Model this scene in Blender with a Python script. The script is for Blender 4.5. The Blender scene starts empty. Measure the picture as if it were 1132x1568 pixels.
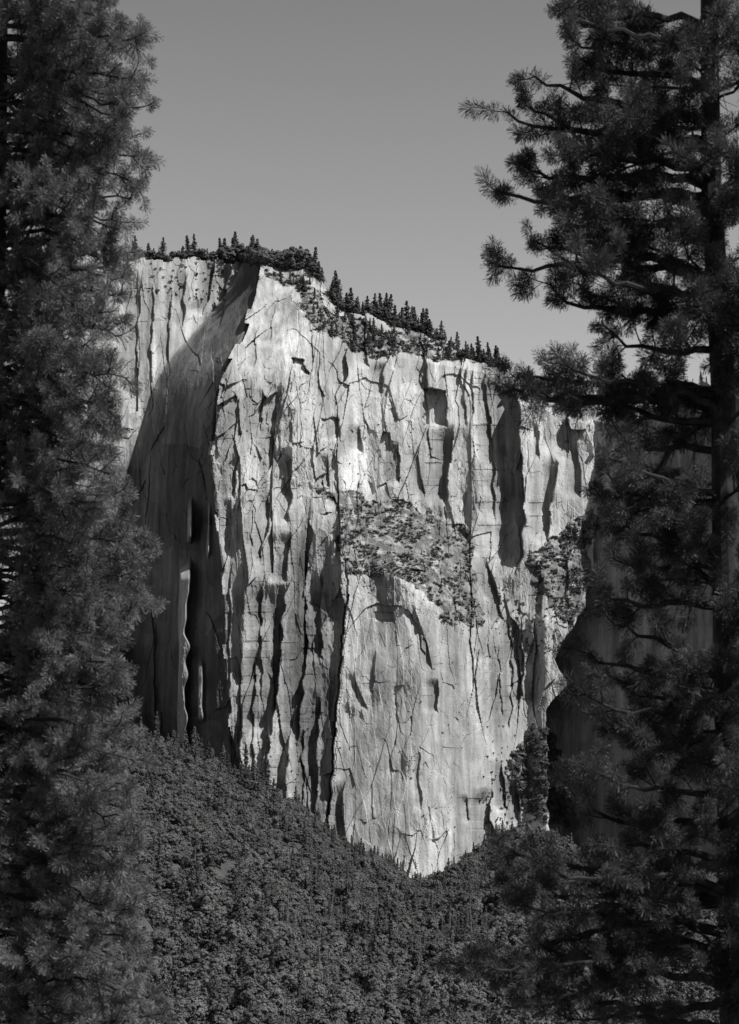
import bpy, math, random
import numpy as np
from mathutils import Vector
random.seed(7); rng=np.random.default_rng(11)
scene=bpy.context.scene
scene.view_settings.view_transform='Standard'; scene.view_settings.look='None'; scene.view_settings.exposure=0

# ---------------------------------------------------------------- camera
Q=0.377/1132.0; HOR=1650.0; CZ=1.7; S=0.6
cam_d=bpy.data.cameras.new("camera"); cam=bpy.data.objects.new("camera",cam_d)
scene.collection.objects.link(cam); scene.camera=cam
cam.location=(0,0,CZ); cam.rotation_euler=(math.radians(90),0,0)
cam_d.sensor_fit='HORIZONTAL'; cam_d.sensor_width=36; cam_d.lens=36/0.377
cam_d.shift_y=(HOR-784)/1132.0; cam_d.clip_end=60000; cam_d.clip_start=0.1
cam_d.dof.use_dof=True; cam_d.dof.focus_distance=1600; cam_d.dof.aperture_fstop=5.0
def P(X,Y,D):
    return (X-566.0)*Q*D, D, CZ+(HOR-Y)*Q*D

# ---------------------------------------------------------------- light
EL=math.radians(48); AZ=math.radians(54)
s=Vector((math.sin(AZ)*math.cos(EL),-math.cos(AZ)*math.cos(EL),math.sin(EL)))
ld=bpy.data.lights.new("sun","SUN"); ld.energy=5; ld.angle=math.radians(0.5); ld.color=(1,0.995,0.985)
lo=bpy.data.objects.new("sun",ld); scene.collection.objects.link(lo); lo.rotation_euler=s.to_track_quat('Z','Y').to_euler()
lo.location=(300,-200,600)
w=bpy.data.worlds.new("World"); scene.world=w; w.use_nodes=True
nt=w.node_tree; nt.nodes.clear()
sky=nt.nodes.new("ShaderNodeTexSky"); sky.sky_type='NISHITA'; sky.sun_disc=False
sky.sun_elevation=EL; sky.sun_rotation=math.pi-AZ; sky.altitude=800; sky.air_density=1.0; sky.dust_density=0.8
bw=nt.nodes.new("ShaderNodeRGBToBW"); bg=nt.nodes.new("ShaderNodeBackground"); wo=nt.nodes.new("ShaderNodeOutputWorld")
wtc=nt.nodes.new("ShaderNodeTexCoord"); wsx=nt.nodes.new("ShaderNodeSeparateXYZ")
def wmap(o,vals):
    r=nt.nodes.new("ShaderNodeMapRange"); nt.links.new(o,r.inputs[0])
    for i_,v_ in enumerate(vals): r.inputs[i_+1].default_value=v_
    return r.outputs[0]
def wmul(a,b):
    r=nt.nodes.new("ShaderNodeMath"); r.operation='MULTIPLY'; nt.links.new(a,r.inputs[0]); nt.links.new(b,r.inputs[1]); return r.outputs[0]
nt.links.new(wtc.outputs["Generated"],wsx.inputs[0])
g1=wmap(wsx.outputs[2],(.26,.62,3.8,1.0)); g2=wmap(wsx.outputs[1],(-.1,.7,.30,1.0))
nt.links.new(sky.outputs[0],bw.inputs[0])
nt.links.new(wmul(wmul(bw.outputs[0],g1),g2),bg.inputs[0]); nt.links.new(bg.outputs[0],wo.inputs[0])
bg.inputs[1].default_value=0.066

# ---------------------------------------------------------------- noise
def h2(i,j,seed):
    i=i.astype(np.int64); j=j.astype(np.int64)
    h=(i*374761393+j*668265263+seed*1442695041)&0xffffffff
    h=((h^(h>>13))*1274126177)&0xffffffff
    h=((h^(h>>15))*1103515245)&0xffffffff
    return ((h^(h>>16))&0xffffff)/float(0x1000000)
def vn(x,y,seed=0):
    x=np.asarray(x,float); y=np.asarray(y,float)
    xi=np.floor(x); yi=np.floor(y); fx=x-xi; fy=y-yi
    fx=fx*fx*(3-2*fx); fy=fy*fy*(3-2*fy)
    a=h2(xi,yi,seed); b=h2(xi+1,yi,seed); c=h2(xi,yi+1,seed); d=h2(xi+1,yi+1,seed)
    return ((a*(1-fx)+b*fx)*(1-fy)+(c*(1-fx)+d*fx)*fy)*2-1
def fbm(x,y,seed=0,o=4):
    r=0;a=1;t=0
    for k in range(o):
        r=r+a*vn(x*2**k+k*17.3,y*2**k+k*9.1,seed+k); t+=a; a*=.5
    return r/t
def voro(x,y,seed):
    x,y=np.broadcast_arrays(np.asarray(x,float),np.asarray(y,float))
    xi=np.floor(x); yi=np.floor(y)
    d1=np.full(x.shape,1e9); v=np.zeros(x.shape); ox=np.zeros(x.shape); oy=np.zeros(x.shape); v2=np.zeros(x.shape)
    for a in (-1,0,1):
        for b in (-1,0,1):
            cx=xi+a; cy=yi+b
            px=cx+.1+.8*h2(cx,cy,seed); py=cy+.1+.8*h2(cx,cy,seed+1)
            dx=x-px; dy=y-py
            d=np.maximum(np.abs(dx),np.abs(dy))*.5+.5*np.sqrt(dx*dx+dy*dy)
            m=d<d1
            d1=np.where(m,d,d1); ox=np.where(m,dx,ox); oy=np.where(m,dy,oy)
            v=np.where(m,h2(cx,cy,seed+2),v); v2=np.where(m,h2(cx,cy,seed+3),v2)
    return v*2-1,v2*2-1,ox,oy
def ss(a,b,x):
    t=np.clip((x-a)/(b-a),0,1); return t*t*(3-2*t)
def poly_in(X,Y,pts):
    r=np.zeros(X.shape,bool); n=len(pts)
    for i in range(n):
        x1,y1=pts[i]; x2,y2=pts[(i+1)%n]
        if y1==y2: continue
        c=((Y>=y1)!=(Y>=y2))&(X<(x2-x1)*(Y-y1)/(y2-y1)+x1)
        r^=c
    return r
def vpoly(X,Y,pts):
    return poly_in(X+24*fbm(X/34,Y/30,9,4),Y+20*fbm(X/34,Y/30,14,4),pts)
YT=np.arange(-500,1700,2.0)
def smooth_tab(pts,width):
    v=np.interp(YT,[p[0] for p in pts],[p[1] for p in pts]); n=int(width/2)|1
    k=np.hanning(n+2); k/=k.sum(); return np.convolve(np.pad(v,(len(k)//2,len(k)//2),mode='edge'),k,'valid')[:len(YT)]

# ---------------------------------------------------------------- cliff shape
SKY=[(-400,330),(0,370),(150,395),(195,402),(235,395),(270,396),(300,398),(340,398),(372,400),(400,405),(430,418),(460,412),(490,428),(508,455),(522,475),(560,482),(600,500),(640,508),(680,520),(700,545),(735,556),(770,564),(790,600),(850,630),(905,642),(945,650),(990,630),(1050,600),(1132,570),(1400,520),(1600,500)]
BASE=[(-400,1000),(0,1040),(150,1090),(215,1118),(290,1158),(380,1200),(470,1250),(520,1298),(590,1328),(630,1364),(665,1355),(720,1320),(745,1300),(775,1280),(800,1272),(850,1280),(900,1300),(1000,1320),(1132,1340),(1400,1250),(1600,1200)]
def skyY(X):
    y=np.interp(X,[p[0] for p in SKY],[p[1] for p in SKY])
    a=voro(X/17.0,X*0+.5,5)[0]; b=voro(X/6.0,X*0+.5,6)[0]
    return y+4.5*a+2.2*b
def baseY(X): return np.interp(X,[p[0] for p in BASE],[p[1] for p in BASE])
ARETE=[(380,398),(430,395),(480,384),(520,368),(560,342),(610,328),(700,322),(800,332),(900,344),(1100,350),(1200,378),(1300,400)]
GUL=[(560,903),(650,908),(760,916),(870,908),(930,895),(985,862),(1010,852),(1048,868),(1075,842),(1110,834),(1250,840),(1350,860)]
AR_T=smooth_tab(ARETE,90); K_T=smooth_tab([(450,3.4),(600,3.0),(700,2.3),(850,1.75),(1000,1.55)],160)
L2_T=smooth_tab([(480,745),(560,768),(640,775),(712,815),(760,900)],50); L1_T=smooth_tab([(480,850),(530,868),(600,882),(640,905),(700,962),(760,990)],50)
B1_T=smooth_tab([(530,0),(640,36),(720,28),(800,-22),(840,-22)],70); B2_T=smooth_tab([(300,0),(440,0),(520,1),(700,1),(800,0)],50)
CR=[([(738,556),(752,640),(758,720),(756,800)],13,1.2),([(768,560),(790,600),(797,650),(799,720),(803,780),(800,850),(790,880)],56,1.3),
([(530,866),(532,920),(527,980),(517,1080),(512,1160),(506,1240),(500,1300)],30,1.8),([(474,755),(478,830),(468,900),(470,1000),(460,1080),(455,1150)],21,2),
([(447,690),(446,770),(440,800)],26,1.8),([(414,745),(410,800),(398,860)],17,2),([(444,885),(434,930),(430,990),(424,1060),(412,1130)],40,1.4),
([(443,820),(439,890)],19,2),([(404,880),(398,960),(402,1060)],14,2),([(694,655),(690,720),(684,770)],26,1.5),([(852,705),(846,760),(840,830)],24,1.4),
([(636,930),(652,985),(664,1025)],10,2),([(746,860),(760,905),(770,950)],17,2),([(800,950),(802,1010),(796,1080)],17,2),([(822,970),(828,1030),(824,1080)],14,2),
([(752,1212),(752,1250),(756,1300)],28,1.4),([(713,1222),(717,1256)],9,2),([(668,1045),(670,1088)],12,2),([(545,1036),(560,1084)],9,2),
([(412,1100),(410,1235)],28,1.4),([(442,1120),(438,1255)],24,1.4),([(464,1110),(464,1265)],15,1.5),([(490,1060),(486,1160),(482,1280)],28,1.3),([(526,1200),(528,1320)],18,1.5),
([(356,860),(350,1000),(352,1110)],10,2),([(372,890),(368,1050)],9,2.5),([(390,1000),(386,1180)],14,2.5),
([(562,485),(560,530),(566,560)],14,2),([(588,560),(584,604)],12,2),([(642,520),(656,560),(655,598)],14,2),([(712,560),(716,650)],10,2),([(726,566),(722,640)],8,2),
([(486,540),(494,610)],9,2.5),([(432,590),(426,650)],10,2.5),([(610,680),(612,740)],12,2.5),([(640,690),(650,760)],10,2.5),([(552,655),(556,690)],12,2),
([(500,700),(505,745)],12,2),([(520,640),(524,668)],10,2),([(415,655),(424,700)],11,2),([(770,1170),(778,1240)],18,1.6),([(790,1195),(800,1260)],18,1.6),
([(744,930),(752,1010)],8,2.5),([(640,1150),(646,1240)],7,2.5),([(590,880),(600,940)],8,2.5),([(782,940),(786,1050),(780,1120)],13,2.5),([(762,980),(768,1100)],10,2.5),
([(866,850),(872,930)],14,2),([(830,870),(828,940)],12,2),([(884,680),(890,760)],14,2),([(824,650),(826,700)],10,2),([(868,640),(872,700)],9,2),
([(352,405),(348,450),(336,500)],26,1.3),([(330,402),(325,440),(312,480)],18,1.4),
([(236,430),(232,520),(236,640)],10,2.5),([(262,440),(256,600)],10,2.5),([(214,430),(210,600)],12,2.5),([(285,420),(280,500)],10,2),
([(575,1000),(570,1060)],7,2.5),([(492,880),(490,960),(495,1010)],16,2),([(390,770),(384,840)],10,2.5),([(366,700),(360,760)],10,2.5),([(508,830),(512,900)],10,2),([(352,760),(358,850)],9,2),
([(404,600),(398,660)],10,2),([(450,630),(446,680)],8,2),([(395,500),(388,560)],9,2),([(420,470),(414,520)],8,2)]
VEG=[[(488,742),(560,764),(640,772),(712,822),(745,962),(700,968),(640,908),(600,884),(530,870),(512,800)],
[(812,848),(870,800),(915,780),(905,900),(880,955),(850,962),(820,900)],
[(782,1150),(820,1112),(850,1125),(880,1280),(815,1262),(782,1200)],
[(398,408),(450,425),(520,478),(600,500),(690,522),(738,558),(700,556),(640,536),(560,540),(500,506),(430,440)]]
def rot2(X,Y,a):
    return X*math.cos(a)+Y*math.sin(a), Y*math.cos(a)-X*math.sin(a)
def cwob(Y,n): return 2.8*vn(Y/19,Y*0,100+n)+1.2*voro(Y/12,Y*0+.5,200+n)[0]
def depth(X,Y,detail=True,want_rec=False):
    X,Y=np.broadcast_arrays(np.asarray(X,float),np.asarray(Y,float))
    wx=X+7*fbm(X/60,Y/110,21,3); wx2=X+3.0*fbm(X/22,Y/26,31,3); wy=Y+8*fbm(X/40,Y/50,33,3)
    ars=np.interp(Y,YT,AR_T)
    jag=5*voro(Y/26,Y*0+.5,34)[0]+3*vn(Y/34,Y*0,3)
    ar=ars+jag
    gu=np.interp(Y,[p[0] for p in GUL],[p[1] for p in GUL])+3*vn(Y/16,Y*0,36)
    Xc=np.clip(X,ars,gu)
    D=1640+.30*S*(Xc-335)
    D=D+.22*S*(1200-Y)
    T=165*(1-ss(370,620,Y))**1.4*(1-ss(410,570,Xc)); D=D+T
    c2x=np.interp(Y,[866,920,980,1080,1160,1240,1300],[530,532,527,517,512,506,500])+cwob(Y,2)
    Xb=Xc-(c2x-528.5)*(1-ss(531,548,Xc))
    Xw=Xc+14*fbm(Y/70,Xc/70,44,3)*ss(545,600,Xc)
    L2=np.interp(Xw,YT,L2_T); L1=np.interp(Xw,YT,L1_T)
    f=ss(0,1,np.clip((Y-L2)/(L1-L2),0,1))*.5+.5*np.clip((Y-L2)/(L1-L2),0,1)
    B=np.interp(Xb,[300,490,527,530,840],[0,0,10,22,22])+np.interp(Xw,YT,B1_T)
    D=D-B*f+ 36*np.interp(Xw,YT,B2_T)*(1-f)*ss(440,560,Xc)
    D=D-14*ss(740,800,Y)*ss(350,380,Xc)*(1-ss(525,530,Xb))
    g=np.clip((Y-840)/110,0,1); D=D-25*g*ss(800,840,Xc)
    rimY=np.interp(Xc,[380,440,520,600,690,740,800,900],[440,462,520,545,562,570,620,650])
    D=D+1.1*S*np.clip(rimY-Y,0,60)*ss(425,500,Xc)
    cr_=voro(Y/40+X/75,X/60,35); D=D+(-14*cr_[0]-12)*ss(46,0,X-ars)*(1-ss(640,760,Y))*(X>ar)
    k=np.interp(Y,YT,K_T)
    dl=np.clip(ars-X,0,None)
    cap=np.maximum(185+.45*S*(X-275)-T,12)
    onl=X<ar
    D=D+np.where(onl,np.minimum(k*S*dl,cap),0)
    shade_mask=onl*(1-ss(-25,25,k*S*dl-cap))
    shade_mask=np.maximum(shade_mask,onl*ss(500+(310-X)*1.4,570+(310-X)*1.4,Y))  # painted shade begins along the arete's cast-shadow slope
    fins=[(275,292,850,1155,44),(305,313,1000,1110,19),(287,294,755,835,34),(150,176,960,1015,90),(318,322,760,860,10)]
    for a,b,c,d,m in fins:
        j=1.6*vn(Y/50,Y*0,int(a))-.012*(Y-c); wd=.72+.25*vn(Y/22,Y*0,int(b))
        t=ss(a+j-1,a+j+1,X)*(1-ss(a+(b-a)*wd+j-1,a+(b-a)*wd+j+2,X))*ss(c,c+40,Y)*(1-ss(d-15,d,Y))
        D=D-m*t; shade_mask=shade_mask*(1-t)
    isr=X>gu
    Dw=1640+.30*S*(908-335)+.15*S*(1200-Y)-1.1*S*(X-908)+25
    D=np.where(isr,np.where(X>908,Dw,np.maximum(Dw,D)),D)
    left=ss(8,30,dl); right=isr*1.0
    leftd=left*shade_mask
    rg=.42+.9*ss(-.25,.4,fbm(X/85,Y/90,97,2))
    R=rg-.15*ss(540,570,X)*(1-ss(740,770,X))*ss(960,1040,Y)
    pil=ss(345,385,X)*(1-ss(525,535,Xb))*ss(720,800,Y)
    upl=(1-ss(440,500,X))*ss(520,580,Y)*(1-ss(720,780,Y))
    R=np.maximum(R,.95*pil+.9*upl)
    R=R*(1-.62*right)*(1-.45*leftd)
    hy=1-.8*pil
    a,b,ox,oy=voro(wx/46,Y/320+.3*fbm(X/90,Y/90,41,2),51)
    D=D+R*((3.0+3*pil)*a+(10+10*pil)*b*ox+4*oy*a*hy)
    ux,uy=rot2(wx,wy,.24)
    a,b,ox,oy=voro(ux/30,uy/120,55)
    D=D+R*(1.3*a*(1-.5*pil)+6.2*b*ox+3.4*oy*a*hy)
    ux,uy=rot2(wx,wy,-.14)
    a,b,ox,oy=voro(ux/16,uy/(74+50*pil),61)
    D=D+R*((.5+.5*pil+.7*upl)*a+(3.0+1.2*pil)*b*ox+1.8*oy*a*hy)
    ux,uy=rot2(wx2,wy,.36)
    a,b,ox,oy=voro(ux/9.5,uy/25,65)
    D=D+R*(.5+.5*upl-.2*pil)*(.28*a+1.8*b*ox+1.4*oy*a)
    a,b,ox,oy=voro(wx2/6-Y/200,Y/34,71)
    D=D+R*(.10*a+.75*b*ox+.4*oy*b)
    D=D+R*(5*fbm(X/70,Y/220,81,2)+.8*fbm(wx/11,Y/70,83,2)*(1+2*left))
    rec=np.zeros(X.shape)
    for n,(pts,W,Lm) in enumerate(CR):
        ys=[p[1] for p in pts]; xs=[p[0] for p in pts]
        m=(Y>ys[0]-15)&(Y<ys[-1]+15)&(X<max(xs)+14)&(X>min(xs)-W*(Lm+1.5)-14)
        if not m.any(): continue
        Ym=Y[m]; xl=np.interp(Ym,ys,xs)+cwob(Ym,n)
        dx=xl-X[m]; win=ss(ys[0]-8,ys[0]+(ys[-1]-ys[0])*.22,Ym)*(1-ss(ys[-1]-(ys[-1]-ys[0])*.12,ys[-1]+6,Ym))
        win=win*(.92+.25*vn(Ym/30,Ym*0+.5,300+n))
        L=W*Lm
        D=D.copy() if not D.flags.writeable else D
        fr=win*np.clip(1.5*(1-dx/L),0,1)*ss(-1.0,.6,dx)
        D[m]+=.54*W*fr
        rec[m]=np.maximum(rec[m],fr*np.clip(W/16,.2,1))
    jx=X+2.5*vn(X/9,Y/9,401)+1.2*vn(X/3,Y/4,402); jy=Y+3*vn(X/10,Y/10,403)
    def box(xa,xb,ya,yb,A,sl=0):
        xx=jx-sl*(Y-ya)
        return A*ss(xa-1,xa+1,xx)*(1-ss(xb-1,xb+1,xx))*ss(ya-1,ya+1,jy)*(1-ss(yb-1,yb+6,jy))
    D=D+box(648,684,596,650,19,.02)+box(446,463,549,571,9,.45)
    D=D+box(574,604,938,946,3,0)+box(493,520,640,672,4)
    for cx,cy,r,th in ((590,1000,60,3.2),(450,560,40,1.6),(700,620,35,2.),(560,640,46,2.2)):
        rr=np.sqrt(((X-cx)/1.0)**2+((Y-cy)/1.25)**2)+7*vn(X/18,Y/18,int(cx))
        D=D+th*(rr<r)*ss(30,-20,Y-cy)
    if detail:
        ux,uy=rot2(X,Y,-.4)
        a,b,ox,oy=voro(ux/4.2,uy/9,91)
        D=D+R*(.10*a+.38*b*ox+.25*oy*a)
        rough=.5+1.1*ss(-.1,.5,fbm(X/70,Y/60,96,2))
        D=D+R*rough*.9*fbm(X/9,Y/18,95,4)
        vg=np.zeros(X.shape)
        for pg in VEG: vg=np.maximum(vg,vpoly(X,Y,pg))
        D=D+vg*5*fbm(X/16,Y/10,99,4)
    if want_rec: return D,rec,shade_mask
    return D
xs=np.concatenate([np.arange(-400,140,6.0),np.arange(140,1070,1.0),np.arange(1070,1600,6.0)])
NR=860
ys0=skyY(xs); ys1=baseY(xs)+60
t=np.linspace(0,1,NR)[:,None]
Xg=np.broadcast_to(xs[None,:],(NR,len(xs))).copy(); Yg=ys0[None,:]*(1-t)+ys1[None,:]*t
Dg,REC,WALL_SHADE=depth(Xg,Yg,True,True)
x,y,z=P(Xg,Yg,Dg)
pr=[]
kk=[900,500,300,200,140,95,65,42,26,14,5]
for q in kk:
    pr.append(((xs-566)*Q*(Dg[0]+q), Dg[0]+q, z[0]-q*.04+1.0*vn(xs/9,xs*0+q,7)*min(1,q/14)))
X3=np.concatenate([np.array([p[0] for p in pr]),x]); Y3=np.concatenate([np.array([p[1] for p in pr]),y]); Z3=np.concatenate([np.array([p[2] for p in pr]),z])
def grid_mesh(name,X3,Y3,Z3,attrs={}):
    nr,nc=X3.shape
    me=bpy.data.meshes.new(name)
    co=np.stack([X3,Y3,Z3],-1).reshape(-1,3).astype(np.float32)
    idx=np.arange(nr*nc,dtype=np.int32).reshape(nr,nc)
    f=np.stack([idx[:-1,:-1],idx[1:,:-1],idx[1:,1:],idx[:-1,1:]],-1).reshape(-1)
    me.vertices.add(nr*nc); me.vertices.foreach_set("co",co.ravel())
    me.loops.add(len(f)); me.loops.foreach_set("vertex_index",f)
    me.polygons.add(len(f)//4); me.polygons.foreach_set("loop_start",np.arange(0,len(f),4,dtype=np.int32))
    me.update(calc_edges=True)
    me.polygons.foreach_set("use_smooth",np.zeros(len(f)//4,bool))
    for k,v in attrs.items():
        a=me.attributes.new(k,'FLOAT','POINT'); a.data.foreach_set("value",v.astype(np.float32).ravel())
    ob=bpy.data.objects.new(name,me); scene.collection.objects.link(ob); return ob
veg=np.zeros(Xg.shape)
for pg in VEG: veg=np.maximum(veg,vpoly(Xg,Yg,pg))
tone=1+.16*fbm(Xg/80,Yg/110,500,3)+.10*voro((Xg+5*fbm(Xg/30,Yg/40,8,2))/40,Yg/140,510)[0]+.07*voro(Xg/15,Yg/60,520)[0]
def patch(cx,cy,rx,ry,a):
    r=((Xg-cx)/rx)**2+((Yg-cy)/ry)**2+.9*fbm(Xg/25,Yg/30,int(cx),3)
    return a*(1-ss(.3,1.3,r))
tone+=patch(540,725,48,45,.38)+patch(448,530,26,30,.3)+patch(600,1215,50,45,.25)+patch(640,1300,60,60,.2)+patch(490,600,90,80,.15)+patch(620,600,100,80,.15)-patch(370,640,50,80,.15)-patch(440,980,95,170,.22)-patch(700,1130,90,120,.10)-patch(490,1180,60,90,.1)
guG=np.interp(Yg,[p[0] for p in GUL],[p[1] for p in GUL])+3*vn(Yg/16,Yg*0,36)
tone-=.70*WALL_SHADE   # shade of the left wall painted into the rock tone
tone-=.30*ss(0,4,Xg-guG)  # right wall's shade put into its tone too
tone-=.38*REC*(1-WALL_SHADE)  # shadow in cracks and recesses deepened in the rock colour
pad=np.zeros((len(kk),len(xs)))
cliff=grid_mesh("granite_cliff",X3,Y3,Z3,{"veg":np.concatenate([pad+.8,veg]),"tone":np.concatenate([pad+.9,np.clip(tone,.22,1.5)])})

# ---------------------------------------------------------------- materials
def mat(name):
    m=bpy.data.materials.new(name); m.use_nodes=True
    n=m.node_tree; b=n.nodes["Principled BSDF"]; b.inputs["Roughness"].default_value=.9
    b.inputs["Specular IOR Level"].default_value=.15
    return m,n,b
def N(n,t,**k):
    o=n.nodes.new(t)
    for a,v in k.items(): setattr(o,a,v)
    return o
def math_(n,op,a,b=None):
    o=N(n,"ShaderNodeMath",operation=op)
    for i,v in enumerate((a,b)):
        if v is None: continue
        if isinstance(v,(int,float)): o.inputs[i].default_value=v
        else: n.links.new(v,o.inputs[i])
    return o.outputs[0]
def noise(n,vec,sc,det=6,rough=.6):
    o=N(n,"ShaderNodeTexNoise"); o.inputs["Scale"].default_value=sc; o.inputs["Detail"].default_value=det; o.inputs["Roughness"].default_value=rough
    n.links.new(vec,o.inputs["Vector"]); return o.outputs[0]
def mapr(n,v,a,b,c,d):
    o=N(n,"ShaderNodeMapRange"); n.links.new(v,o.inputs[0])
    for i,q in enumerate((a,b,c,d)): o.inputs[i+1].default_value=q
    return o.outputs[0]
m,n,b=mat("granite")
tc=N(n,"ShaderNodeTexCoord").outputs["Object"]
mp=N(n,"ShaderNodeMapping"); mp.inputs["Scale"].default_value=(.17,.05,.008); n.links.new(tc,mp.inputs[0])
st=mapr(n,noise(n,mp.outputs[0],1.0,6,.65),.35,.65,.62,1.18)
mp2=N(n,"ShaderNodeMapping"); mp2.inputs["Scale"].default_value=(.045,.02,.004); n.links.new(tc,mp2.inputs[0])
st2=mapr(n,noise(n,mp2.outputs[0],1.0,4,.6),.35,.65,.78,1.15)
mo=mapr(n,noise(n,tc,.06,8,.7),.3,.7,.80,1.18)
fi=mapr(n,noise(n,tc,.7,4,.7),.3,.7,.90,1.10)
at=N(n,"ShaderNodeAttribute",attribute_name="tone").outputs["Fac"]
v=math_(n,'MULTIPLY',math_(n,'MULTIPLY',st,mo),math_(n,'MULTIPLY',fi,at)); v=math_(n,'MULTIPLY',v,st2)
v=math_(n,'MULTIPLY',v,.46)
av=N(n,"ShaderNodeAttribute",attribute_name="veg").outputs["Fac"]
vm=math_(n,'MULTIPLY',av,mapr(n,noise(n,tc,.10,6,.7),.45,.62,1.0,.15))
mx=N(n,"ShaderNodeMix",data_type='FLOAT'); n.links.new(vm,mx.inputs[0]); n.links.new(v,mx.inputs[2]); mx.inputs[3].default_value=.13
n.links.new(mx.outputs[0],b.inputs["Base Color"])
bp=N(n,"ShaderNodeBump"); bp.inputs["Strength"].default_value=.6; bp.inputs["Distance"].default_value=1.0
n.links.new(noise(n,tc,.35,6,.65),bp.inputs["Height"]); n.links.new(bp.outputs[0],b.inputs["Normal"])
cliff.data.materials.append(m)

def plain(name,val,var=.3,sc=.05,rand=0,rough=.9,trans=0):
    m,n,b=mat(name); tc=N(n,"ShaderNodeTexCoord").outputs["Object"]
    v=math_(n,'MULTIPLY',mapr(n,noise(n,tc,sc,5,.6),.3,.7,1-var,1+var),val)
    if rand:
        oi=N(n,"ShaderNodeObjectInfo").outputs["Random"]
        v=math_(n,'MULTIPLY',v,mapr(n,oi,0,1,1-rand,1+rand))
    n.links.new(v,b.inputs["Base Color"]); b.inputs["Roughness"].default_value=rough
    if trans:
        tr=N(n,"ShaderNodeBsdfTranslucent"); n.links.new(v,tr.inputs[0]); ms=N(n,"ShaderNodeMixShader"); ms.inputs[0].default_value=trans
        n.links.new(b.outputs[0],ms.inputs[1]); n.links.new(tr.outputs[0],ms.inputs[2]); n.links.new(ms.outputs[0],n.nodes["Material Output"].inputs[0])
    return m
m_soil=plain("forest_floor",.08,.35,.05)
m_ground=plain("meadow_ground",.08,.3,.3)
m_leaf=plain("oak_leaves",.17,.15,.9,.3,trans=.3)
m_con=plain("conifer_needles",.13,.2,.9,.3,trans=.2)
m_bark=plain("bark",.10,.4,3)
m_snag=plain("snag_wood",.20,.3,1)
m_scrub=plain("scrub_leaves",.13,.25,.9,.5)

# ---------------------------------------------------------------- ground & slope
me=bpy.data.meshes.new("ground"); R_=25000
me.from_pydata([(-R_,-R_,0),(R_,-R_,0),(R_,R_,0),(-R_,R_,0)],[],[(0,1,2,3)])
g=bpy.data.objects.new("ground",me); scene.collection.objects.link(g); me.materials.append(m_ground)
D0=420.0
bx=np.arange(-400,1601,10.0)
bD=depth(bx,baseY(bx),False)
kern=np.ones(9)/9; bD=np.convolve(np.pad(bD,4,mode='edge'),kern,'valid')
bD=np.clip(bD,1500,1800)
bZ=CZ+(HOR-baseY(bx))*Q*bD
def slope_z(X,D):
    Db=np.interp(X,bx,bD); Zb=np.interp(X,bx,bZ)
    t=np.clip((D-D0)/(Db-D0),0,1.2)
    return Zb*t**1.22+ (16*fbm(X/110,D/150,700,3)+9*fbm(X/30,D/50,701,2))*ss(0,.2,t)*(1-ss(.85,1,t))-.2
tt=np.linspace(0,1.06,160)[:,None]
DD=D0+(np.interp(bx,bx,bD)[None,:]-D0)*tt
XX=np.broadcast_to(bx[None,:],DD.shape)
hill=grid_mesh("hillside_terrain",((XX-566)*Q*DD)[::-1],DD[::-1],slope_z(XX,DD)[::-1]); hill.data.materials.append(m_soil)

# ---------------------------------------------------------------- mesh helpers
class MB:
    def __init__(s): s.v=[];s.f=[];s.m=[]
    def tube(s,pts,rad,n=6,mi=0):
        pts=[Vector(p) for p in pts]; b0=len(s.v)
        for i,p in enumerate(pts):
            t=(pts[min(i+1,len(pts)-1)]-pts[max(i-1,0)]).normalized()
            a=t.cross(Vector((0.31,.2,.93))); 
            if a.length<.05: a=t.cross(Vector((1,0,0)))
            a.normalize(); c=t.cross(a)
            for k in range(n):
                q=2*math.pi*k/n; s.v.append(p+(a*math.cos(q)+c*math.sin(q))*rad[i])
        for i in range(len(pts)-1):
            for k in range(n):
                s.f.append((b0+i*n+k,b0+i*n+(k+1)%n,b0+(i+1)*n+(k+1)%n,b0+(i+1)*n+k)); s.m.append(mi)
    def quad(s,p,u,v,mi=0):
        b=len(s.v); s.v+= [p-u-v,p+u-v*.6,p+u*.7+v,p-u*.8+v*.8]; s.f.append((b,b+1,b+2,b+3)); s.m.append(mi)
    def obj(s,name,mats,link=True):
        me=bpy.data.meshes.new(name); me.from_pydata([tuple(q) for q in s.v],[],s.f)
        for q in mats: me.materials.append(q)
        me.polygons.foreach_set("material_index",s.m); me.update()
        o=bpy.data.objects.new(name,me)
        if link: scene.collection.objects.link(o)
        return o
def rv():
    while True:
        v=Vector((random.uniform(-1,1),random.uniform(-1,1),random.uniform(-1,1)))
        if .05<v.length<1: return v.normalized()
def coll(name,objs):
    c=bpy.data.collections.new(name)
    for o in objs: c.objects.link(o)
    return c
def oak(seed,H=9,Rr=4,leafmat=None,nl=34,q=50,ls=.29):
    random.seed(seed); b=MB()
    b.tube([(0,0,-1),(.1,0,H*.3),(.0,.2,H*.7)],[.3,.22,.08],5,1)
    for i in range(nl):
        d=rv(); r=random.uniform(.4,.95)
        c=Vector((d.x*Rr*r,d.y*Rr*r,H*.52+d.z*H*.36*r))
        if random.random()<.3: b.tube([(0,0,H*.35),tuple(c)],[.1,.03],3,1)
        lr=random.uniform(.14,.30)*Rr
        for k in range(q):
            e=rv(); 
            if e.z<-.3: e.z*=-.5
            p=c+e*lr*random.uniform(.6,1.1)
            nrm=(e*.9+d*.6+Vector((0,0,.2))+rv()*.5).normalized(); u=nrm.cross(rv()).normalized(); v=nrm.cross(u)
            z=ls*random.uniform(.6,1.3); b.quad(p,u*z,v*z,0)
    return b.obj("oak_%d"%seed,[leafmat,m_bark],False)
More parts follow.
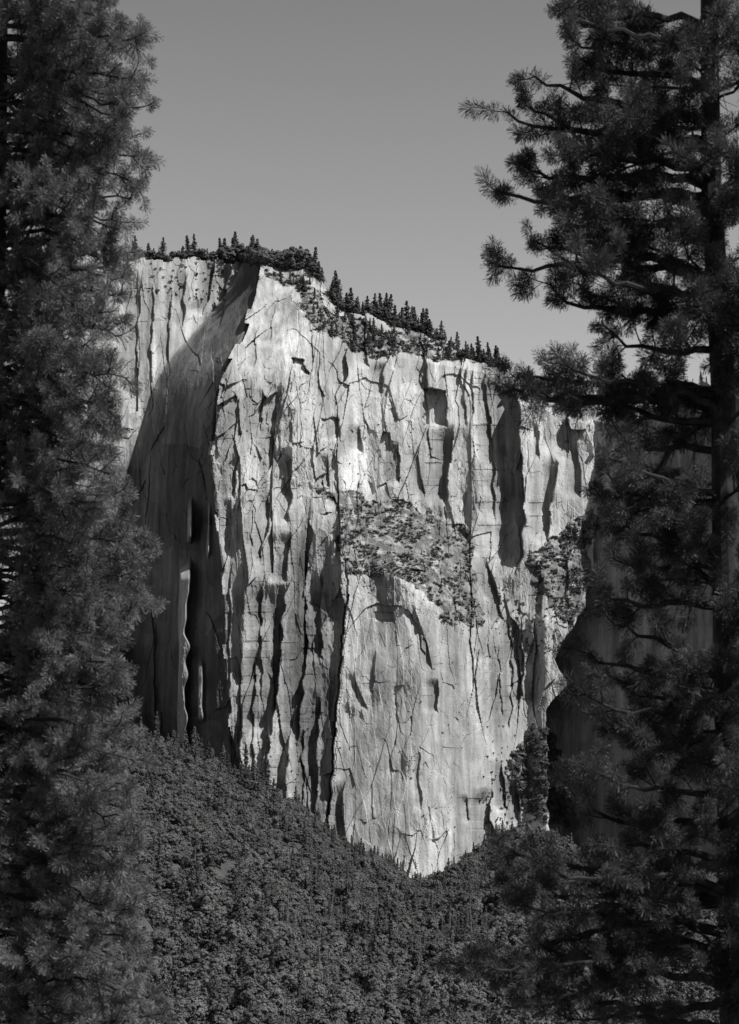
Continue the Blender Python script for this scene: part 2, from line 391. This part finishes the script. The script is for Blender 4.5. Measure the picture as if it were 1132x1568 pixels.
def conifer(seed,H=24,Rr=3.2,start=.12):
    random.seed(seed); b=MB()
    b.tube([(0,0,-2),(0,0,H*.5),(0,0,H)],[.4,.25,.03],5,1)
    z=H*start
    while z<H*.99:
        f=(z/H-start)/(1-start); r=Rr*(1-f)**.75*random.uniform(.5,1.3)*(1 if f>.15 else .5+f*3)+.15
        for k in range(random.randint(4,7)):
            a=random.uniform(0,6.283); d=Vector((math.cos(a),math.sin(a),random.uniform(-.35,.05)))
            L=r*random.uniform(.55,1.2); nseg=max(2,int(L/.5))
            for j in range(nseg):
                p=Vector((0,0,z))+d*(L*(j+.7)/nseg)
                sz=.44*random.uniform(.7,1.3)*(1.15-.4*j/nseg)
                for w_ in range(2):
                    nrm=(Vector((0,0,.6))+d*.7+rv()*.7).normalized(); u=nrm.cross(rv()).normalized(); v=nrm.cross(u)
                    b.quad(p+rv()*.3,u*sz,v*sz,0)
        z+=H*.03*random.uniform(.7,1.5)
    return b.obj("conifer_%d"%seed,[m_con,m_bark],False)
def snag(seed,H=22):
    random.seed(seed); b=MB(); b.tube([(0,0,-1),(.1,0,H*.5),(.3,.1,H)],[.24,.18,.05],5,0)
    for i in range(22):
        z=random.uniform(.3,.97)*H; a=random.uniform(0,6.28); L=random.uniform(.5,1.8)*(1.2-z/H)
        b.tube([(0.1,0,z),(math.cos(a)*L,math.sin(a)*L,z-L*.2)],[.06,.02],3,0)
    for i in range(90):
        z=random.uniform(.35,1)*H; a=random.uniform(0,6.28); L=random.uniform(.1,1.2)
        u=rv()*.28; v=rv()*.28; b.quad(Vector((math.cos(a)*L,math.sin(a)*L,z)),u,v,1)
    return b.obj("snag_%d"%seed,[m_snag,m_con],False)
P_oak=[oak(i,leafmat=m_leaf,H=random.uniform(8,12),Rr=4.3) for i in range(1,5)]
P_con=[conifer(i,H=23,Rr=3.2+.6*(i%3)) for i in range(11,15)]
P_snag=[snag(21),snag(22)]
P_bush=[oak(i,H=3.0,Rr=2.4,leafmat=m_scrub,nl=10,q=20,ls=.34) for i in range(31,34)]
def scatter(name,col,pts,rot,scl,idx,parent=None):
    n_=len(pts); me=bpy.data.meshes.new(name); me.vertices.add(n_); me.vertices.foreach_set("co",np.asarray(pts,np.float32).ravel())
    a=me.attributes.new("rot",'FLOAT_VECTOR','POINT'); a.data.foreach_set("vector",np.asarray(rot,np.float32).ravel())
    a=me.attributes.new("scl",'FLOAT_VECTOR','POINT'); a.data.foreach_set("vector",np.asarray(scl,np.float32).ravel())
    a=me.attributes.new("idx",'INT','POINT'); a.data.foreach_set("value",np.asarray(idx,np.int32))
    ob=bpy.data.objects.new(name,me); scene.collection.objects.link(ob)
    g=bpy.data.node_groups.new(name+"_scatter",'GeometryNodeTree')
    g.interface.new_socket("Geometry",in_out='INPUT',socket_type='NodeSocketGeometry'); g.interface.new_socket("Geometry",in_out='OUTPUT',socket_type='NodeSocketGeometry')
    gi=g.nodes.new("NodeGroupInput"); go=g.nodes.new("NodeGroupOutput"); ip=g.nodes.new("GeometryNodeInstanceOnPoints"); ci=g.nodes.new("GeometryNodeCollectionInfo")
    ci.inputs["Collection"].default_value=col; ci.inputs["Separate Children"].default_value=True; ci.inputs["Reset Children"].default_value=True
    def na(nm,t):
        q=g.nodes.new("GeometryNodeInputNamedAttribute"); q.data_type=t; q.inputs["Name"].default_value=nm; return q.outputs[0]
    er=g.nodes.new("FunctionNodeEulerToRotation"); L=g.links.new
    L(gi.outputs[0],ip.inputs["Points"]); L(ci.outputs[0],ip.inputs["Instance"]); ip.inputs["Pick Instance"].default_value=True
    L(na("idx",'INT'),ip.inputs["Instance Index"]); L(na("rot",'FLOAT_VECTOR'),er.inputs[0]); L(er.outputs[0],ip.inputs["Rotation"]); L(na("scl",'FLOAT_VECTOR'),ip.inputs["Scale"])
    L(ip.outputs[0],go.inputs[0])
    md=ob.modifiers.new("scatter",'NODES'); md.node_group=g
    if parent: ob.parent=parent
    return ob
# ---------------------------------------------------------------- forest
cf=coll("forest_trees",P_con+P_oak+P_snag)   # order: conifer 0-3, oak 4-7, snag 8-9
NT=17500
Xt=rng.uniform(-50,1250,NT); Dt=np.sqrt(rng.uniform(450**2,1700**2,NT)); Db=np.interp(Xt,bx,bD)
k=Dt<Db-3; Xt=Xt[k];Dt=Dt[k]
def foot(n,xa,xb,da,db):
    X=rng.uniform(xa,xb,n); return X,np.interp(X,bx,bD)-rng.uniform(da,db,n)
f1=foot(140,140,420,2,110); f2=foot(110,420,1100,2,120)
nb=len(Xt); Xt=np.concatenate([Xt,f1[0],f2[0]]); Dt=np.concatenate([Dt,f1[1],f2[1]])
zt=slope_z(Xt,Dt); n_=len(Xt)
pts=np.stack([(Xt-566)*Q*Dt,Dt,zt],-1)
idx=rng.integers(4,8,n_); r=rng.random(n_); den=.5+.5*vn(Xt/90,Dt/130,900)
con=r<.03+.15*den; idx[con]=rng.integers(0,4,con.sum())
sn=(rng.random(n_)<.03)&(Xt>430)&(Xt<760); idx[sn]=rng.integers(8,10,sn.sum())
idx[nb:]=rng.integers(0,4,n_-nb)
sc=(.45+.75*rng.random(n_)**1.6); isC=idx<4
sc[isC]=(.25+.55*rng.random(isC.sum())**2); sc[nb:nb+140]=.4+.85*rng.random(140)**1.5; sc[nb+140:]=rng.uniform(.3,.7,110)
sc[idx>=8]=rng.uniform(.5,1.0,(idx>=8).sum())
scl=np.stack([sc,sc,sc*rng.uniform(.85,1.25,n_)],-1)
rot=np.stack([rng.normal(0,.03,n_),rng.normal(0,.03,n_),rng.uniform(0,6.28,n_)],-1)
scatter("forest",cf,pts,rot,scl,idx)
RT=[]
def rim(n,xa,xb,smin,smax,back=9,kind=(0,4),dy=0):
    for i in range(n):
        X=random.uniform(xa,xb); j=min(len(xs)-1,int(np.searchsorted(xs,X))); bk=random.uniform(1,back)
        zz=z[0,j]-bk*.04-.5; D=Dg[0,j]+bk; sc_=.82*(smin+(smax-smin)*random.random()**1.5)
        RT.append(((xs[j]-566)*Q*D,D,zz,sc_,random.randrange(*kind)))
random.seed(5)
rim(30,190,330,.4,1.35); rim(36,190,330,.8,1.8,kind=(4,8)); rim(38,338,425,.6,1.6); rim(30,340,485,.9,2.0,kind=(4,8)); rim(46,338,465,1.7,3.3,kind=(4,8)); rim(24,420,495,.6,1.5)
rim(40,510,600,.45,1.7); rim(40,600,685,.4,1.5); rim(32,700,772,.4,1.35); rim(60,512,772,.7,1.7,kind=(4,8)); rim(8,772,900,.3,.6); rim(60,0,190,.5,.9); rim(30,190,900,.3,.6,kind=(4,8)); rim(60,940,1300,.4,.8)
a=np.array(RT)
def on_face(pg,n,lo,hi,kind,thr=-.25):
    pg=np.array(pg,float); out=[]
    while len(out)<n:
        X=rng.uniform(pg[:,0].min()-10,pg[:,0].max()+10,n*4); Y=rng.uniform(pg[:,1].min()-10,pg[:,1].max()+10,n*4)
        m=vpoly(X,Y,[tuple(q) for q in pg])&(fbm(X/18,Y/12,77,2)+.18*rng.normal(size=len(X))>thr)&(Y>skyY(X)+1)
        for q in np.nonzero(m)[0]: out.append((X[q],Y[q]))
    out=np.array(out[:n]); D=depth(out[:,0],out[:,1]); x_,y_,z_=P(out[:,0],out[:,1],D)
    return np.stack([x_,y_-.5,z_-.8,rng.uniform(lo,hi,n),rng.integers(kind[0],kind[1],n)],-1)
rimc=on_face(VEG[3],70,.2,.65,(0,4))
ledc=on_face(VEG[0],24,.12,.28,(0,4)); ledc2=on_face(VEG[1],18,.12,.28,(0,4)); kno=on_face(VEG[2],150,.45,.8,(4,8)); ro=on_face(VEG[3],60,.3,.6,(4,8))
def put(name,A,col,wide=1.0):
    n_=len(A); sc=A[:,3]; scl=np.stack([sc*wide,sc*wide,sc*rng.uniform(.85,1.2,n_)],-1)
    scatter(name,col,A[:,:3],np.stack([rng.normal(0,.05,n_),rng.normal(0,.05,n_),rng.uniform(0,6.28,n_)],-1),scl,A[:,4].astype(int))
put("cliff_rim_trees",np.concatenate([a,rimc,ro]),cf,1.25)
put("ledge_trees",np.concatenate([ledc,ledc2,kno]),cf)
cb=coll("scrub_bushes",P_bush)
Bu=[on_face(VEG[0],1250,.22,1.0,(0,3),-.05),on_face(VEG[1],650,.22,.95,(0,3),-.05),on_face(VEG[2],150,.7,1.6,(0,3)),on_face(VEG[3],600,.3,1.0,(0,3)),
 on_face([(730,880),(860,940),(850,1010),(780,1000)],160,.2,.7,(0,3)),on_face([(340,560),(560,560),(560,720),(340,720)],30,.2,.5,(0,3),.3),on_face([(540,560),(740,560),(740,780),(560,760)],60,.2,.5,(0,3),.3),on_face([(200,400),(380,400),(380,470),(200,450)],90,.3,.9,(0,3),.1),on_face([(380,1080),(520,1080),(520,1260),(380,1180)],70,.2,.6,(0,3),.3),on_face([(540,960),(780,980),(790,1280),(560,1300)],40,.2,.5,(0,3),.3),on_face([(740,1180),(815,1180),(815,1275),(740,1290)],60,.4,1.1,(0,3)),on_face([(735,1120),(785,1100),(785,1280),(735,1240)],40,.3,.7,(0,3),.1)]
put("cliff_scrub",np.concatenate(Bu),cb)

# ---------------------------------------------------------------- foreground pines
def needle_mat(name,val):
    m,n,b=mat(name)
    oi=N(n,"ShaderNodeAttribute",attribute_name="shade").outputs["Fac"]
    v=math_(n,'MULTIPLY',oi,val); n.links.new(v,b.inputs["Base Color"])
    b.inputs["Roughness"].default_value=.5; b.inputs["Specular IOR Level"].default_value=.3
    tr=N(n,"ShaderNodeBsdfTranslucent"); n.links.new(v,tr.inputs[0]); ms=N(n,"ShaderNodeMixShader"); ms.inputs[0].default_value=.3
    n.links.new(b.outputs[0],ms.inputs[1]); n.links.new(tr.outputs[0],ms.inputs[2]); n.links.new(ms.outputs[0],n.nodes["Material Output"].inputs[0])
    return m
m_nl=needle_mat("pine_needles",.17); m_nr=needle_mat("pine_needles_shaded",.075)  # second needle colour is darker to paint in the right tree's shade
m_pb=plain("pine_bark",.04,.5,6)
def needles(name,Pn,A,sc,n,L,wd,ax,mt,parent):
    T=len(Pn); A=A/np.linalg.norm(A,axis=1,keepdims=True)
    r=rng.normal(size=(T,3)); U=np.cross(A,r); U/=np.linalg.norm(U,axis=1,keepdims=True); V=np.cross(A,U)
    u=rng.random((T,n)); th=np.radians(8+rng.random((T,n))*72+30*u); ph=rng.random((T,n))*6.283
    d=(np.sin(th)*np.cos(ph))[...,None]*U[:,None]+(np.sin(th)*np.sin(ph))[...,None]*V[:,None]+np.cos(th)[...,None]*A[:,None]
    o=Pn[:,None]-A[:,None]*(u*ax*sc[:,None])[...,None]
    l=(L*(.6+.4*rng.random((T,n)))*sc[:,None])[...,None]
    sd=np.cross(d,rng.normal(size=(T,n,3))); sd/=np.linalg.norm(sd,axis=2,keepdims=True)+1e-9; sd*=wd*.5
    tip=o+d*l; tip[...,2]-=.012
    base=o+d*l*.12
    co=np.stack([tip-sd,tip+sd,base],2).reshape(-1,3).astype(np.float32); nt_=T*n
    me=bpy.data.meshes.new(name); me.vertices.add(nt_*3); me.vertices.foreach_set("co",co.ravel())
    me.loops.add(nt_*3); me.loops.foreach_set("vertex_index",np.arange(nt_*3,dtype=np.int32))
    me.polygons.add(nt_); me.polygons.foreach_set("loop_start",np.arange(0,nt_*3,3,dtype=np.int32))
    me.update(calc_edges=True); 
    at=me.attributes.new("shade",'FLOAT','POINT'); at.data.foreach_set("value",np.repeat(rng.uniform(.5,1.5,T),n*3).astype(np.float32))
    me.materials.append(mt); ob=bpy.data.objects.new(name,me); scene.collection.objects.link(ob); ob.parent=parent
    return ob
def bez(p0,p1,p2,p3,n):
    o=[]
    for i in range(n+1):
        t=i/n;u=1-t; o.append(p0*u**3+p1*3*u*u*t+p2*3*u*t*t+p3*t**3)
    return o
def pine(name,nprm,trunk,limbs,seed,secL,dens,droop,tscale,skip,tstep=.12,drop=0.0):
    random.seed(seed); b=MB(); T=[]
    b.tube(trunk[0],trunk[1],12,0)
    for (p0,p3,r0) in limbs:
        p0=Vector(p0);p3=Vector(p3);d=p3-p0;L=d.length
        p1=p0+d*.33+Vector((0,0,L*random.uniform(-.10,.22)))+rv()*L*.10; p2=p0+d*.7+Vector((0,0,-L*droop*random.uniform(.3,1.6)))+rv()*L*.10
        ns=max(6,int(L/.22)); pts=bez(p0,p1,p2,p3,ns)
        pts=[pts[0]]+[q+rv()*.05 for q in pts[1:]]
        b.tube(pts,[r0*(1-.85*i/ns)+.005 for i in range(len(pts))],6,0)
        T.append((pts[-1],(pts[-1]-pts[-2]).normalized()))
        for i in range(1,ns+1):
            f=i/ns
            if f<skip or random.random()<drop: 
                if random.random()<.6:
                    q=pts[i]; e=q+(rv()+Vector((0,0,-.2)))*random.uniform(.2,.7); b.tube([q,(q+e)/2+rv()*.08,e],[.010,.007,.003],3,0)
                continue
            tan=(pts[i]-pts[i-1]).normalized()
            for rep in range(2 if random.random()<dens else 1):
                lat=rv(); lat=(lat-tan*lat.dot(tan)).normalized(); lat.z*=.75
                d2=(tan*random.uniform(.3,.9)+lat*.85+Vector((0,0,.12))).normalized(); l2=secL*random.uniform(.45,1.15)*(1.15-.55*f)
                q0=pts[i]; mid=q0+d2*l2*.5+rv()*l2*.1-Vector((0,0,.05*l2)); q1=q0+d2*l2+Vector((0,0,.14*l2))+rv()*.05*l2
                seg=bez(q0,q0+d2*l2*.3,mid,q1,4)
                b.tube(seg,[.015,.013,.011,.009,.006],4,0)
                T.append((seg[-1],(seg[-1]-seg[-2]).normalized()))
                nt_=max(1,int(l2/tstep))
                for j in range(nt_):
                    u=random.uniform(.3,1); k=min(3,int(u*4)); o=seg[k].lerp(seg[k+1],u*4-k)
                    d3=(d2*.6+rv()*.85+Vector((0,0,.22))).normalized(); l3=random.uniform(.12,.34)
                    e=o+d3*l3; b.tube([o,o+d3*l3*.5+rv()*.015,e],[.008,.007,.006],3,0); T.append((e,d3))
    ob=b.obj(name,[m_pb])
    Pn=np.array([tuple(t[0]) for t in T]); A=np.array([tuple(t[1]) for t in T]); n_=len(T)
    needles("needles",Pn,A,rng.uniform(.75,1.2,n_)*tscale,*nprm,ob)
    return ob
DR=30.0
def W(X,Y,D): return Vector(P(X,Y,D))
random.seed(3)
def tx(Y): return np.interp(Y,[-400,0,300,600,900,1100,1650],[1074,1086,1090,1108,1108,1120,1130])
trunk=([W(tx(Y),Y,DR) for Y in (1900,1650,1300,1000,600,300,0,-300,-700)],[.32,.27,.24,.22,.19,.16,.13,.10,.03])
limbs=[]
L_=[(838,8,70,0),(862,62,100,1),(905,20,40,-1),(762,172,225,.5),(806,118,190,-.8),(850,190,260,1.5),(752,292,300,.2),(790,255,290,1.6),(840,330,350,-1),(757,402,455,-.3),(812,372,430,1.2),(830,440,480,.5),(915,500,545,1.0),
(784,578,600,.2),(850,560,640,-1.0),(800,600,640,1.1),(880,600,650,0),(930,650,700,1.4),(945,770,610,0.1),(935,700,760,-1.2),(925,800,850,.6),(915,900,930,-.4),(935,860,900,1.3),(930,960,1000,.3),(893,1005,1040,.7),(890,1062,1110,-.5),(935,1120,1150,1),
(862,1205,1260,.2),(900,1180,1240,-1.2),(762,1300,1390,.0),(757,1345,1400,1.0),(785,1385,1370,-1),(702,1475,1440,.3),(775,1505,1470,1.2),(790,1545,1520,-.6),(830,1450,1500,.4),(850,1340,1390,1.5),(860,1560,1580,0),(900,1290,1330,-.8),
(880,95,150,.4),(850,20,90,-1.5),(870,230,290,-1.3),(820,300,330,.9),(850,400,450,-1.6),(880,440,500,1.5),(800,160,220,1.4),(770,590,610,-.9),(820,1320,1380,-1.5),(740,1480,1450,-1),(810,1500,1530,1.7),(930,740,780,.2),(940,1040,1090,.8)]
for X,Y,Yt,dz in L_:
    limbs.append((W(tx(Yt),Yt,DR),W(X+10,Y,DR+dz),.038+.00012*(1100-X)))
for i in range(74):
    Yt=random.uniform(-200,1640); a=random.uniform(-1.6,1.6)+math.pi; L=random.uniform(.7,1.8)
    if Yt<480: L=random.uniform(.9,2.5)
    if random.random()<.5: a=random.uniform(-1.0,.5)-math.pi/2
    o=W(tx(Yt),Yt,DR); limbs.append((o,o+Vector((math.cos(a)*L,math.sin(a)*L*.9,L*random.uniform(-.3,.5))),.026))
for i in range(55):
    Yt=random.uniform(-600,1640); a=random.uniform(-1.5,1.5); L=random.uniform(.9,3.0)
    o=W(tx(Yt),Yt,DR); limbs.append((o,o+Vector((math.cos(a)*L,math.sin(a)*L,L*random.uniform(-.3,.5))),.024))
pine("pine_tree",(165,.15,.010,.20,m_nr),trunk,limbs,33,.64,.2,.12,1.15,.22,.19,.08)
DL=30.0; random.seed(8)
OUT=[(0,190),(60,205),(110,225),(160,205),(200,215),(250,222),(300,222),(330,180),(400,215),(450,190),(500,180),(600,188),(700,180),(750,195),(800,200),(850,228),(900,238),(950,232),(985,180),(1050,205),(1100,185),(1180,215),(1220,230),(1300,215),(1400,210),(1500,235),(1568,255),(1650,260)]
trunk=([W(X,Y,DL) for X,Y in ((-45,1900),(-40,1650),(-35,1200),(-28,800),(-15,400),(-8,0),(-5,-400),(0,-900))],[.42,.36,.32,.28,.24,.2,.15,.04])
limbs=[]
def txl(Y): return np.interp(Y,[-900,0,400,800,1650],[0,-8,-15,-28,-40])
Y=-60
while Y<1660:
    for rep in range(4):
        if rep and random.random()<.15: continue
        yy=Y+random.uniform(-12,12); tip=np.interp(yy,[p[0] for p in OUT],[p[1] for p in OUT])
        dz=random.uniform(-2.2,2.2); sh=[random.uniform(-20,18),random.uniform(-60,-10),random.uniform(-110,-40),random.uniform(-140,-70)][rep]
        Yt=yy-random.uniform(-20,70)
        limbs.append((W(txl(Yt),Yt,DL),W(tip-16+sh,yy,DL+dz),.035))
    Y+=28
for i in range(70):
    Yt=random.uniform(-800,1640); a=random.uniform(1.4,4.9); L=random.uniform(1.2,2.6)
    o=W(txl(Yt),Yt,DL); limbs.append((o,o+Vector((math.cos(a)*L,math.sin(a)*L,L*random.uniform(-.4,.1))),.035))
pine("pine_tree",(120,.125,.010,.17,m_nl),trunk,limbs,44,.5,.18,-.03,1.15,.18,.17)
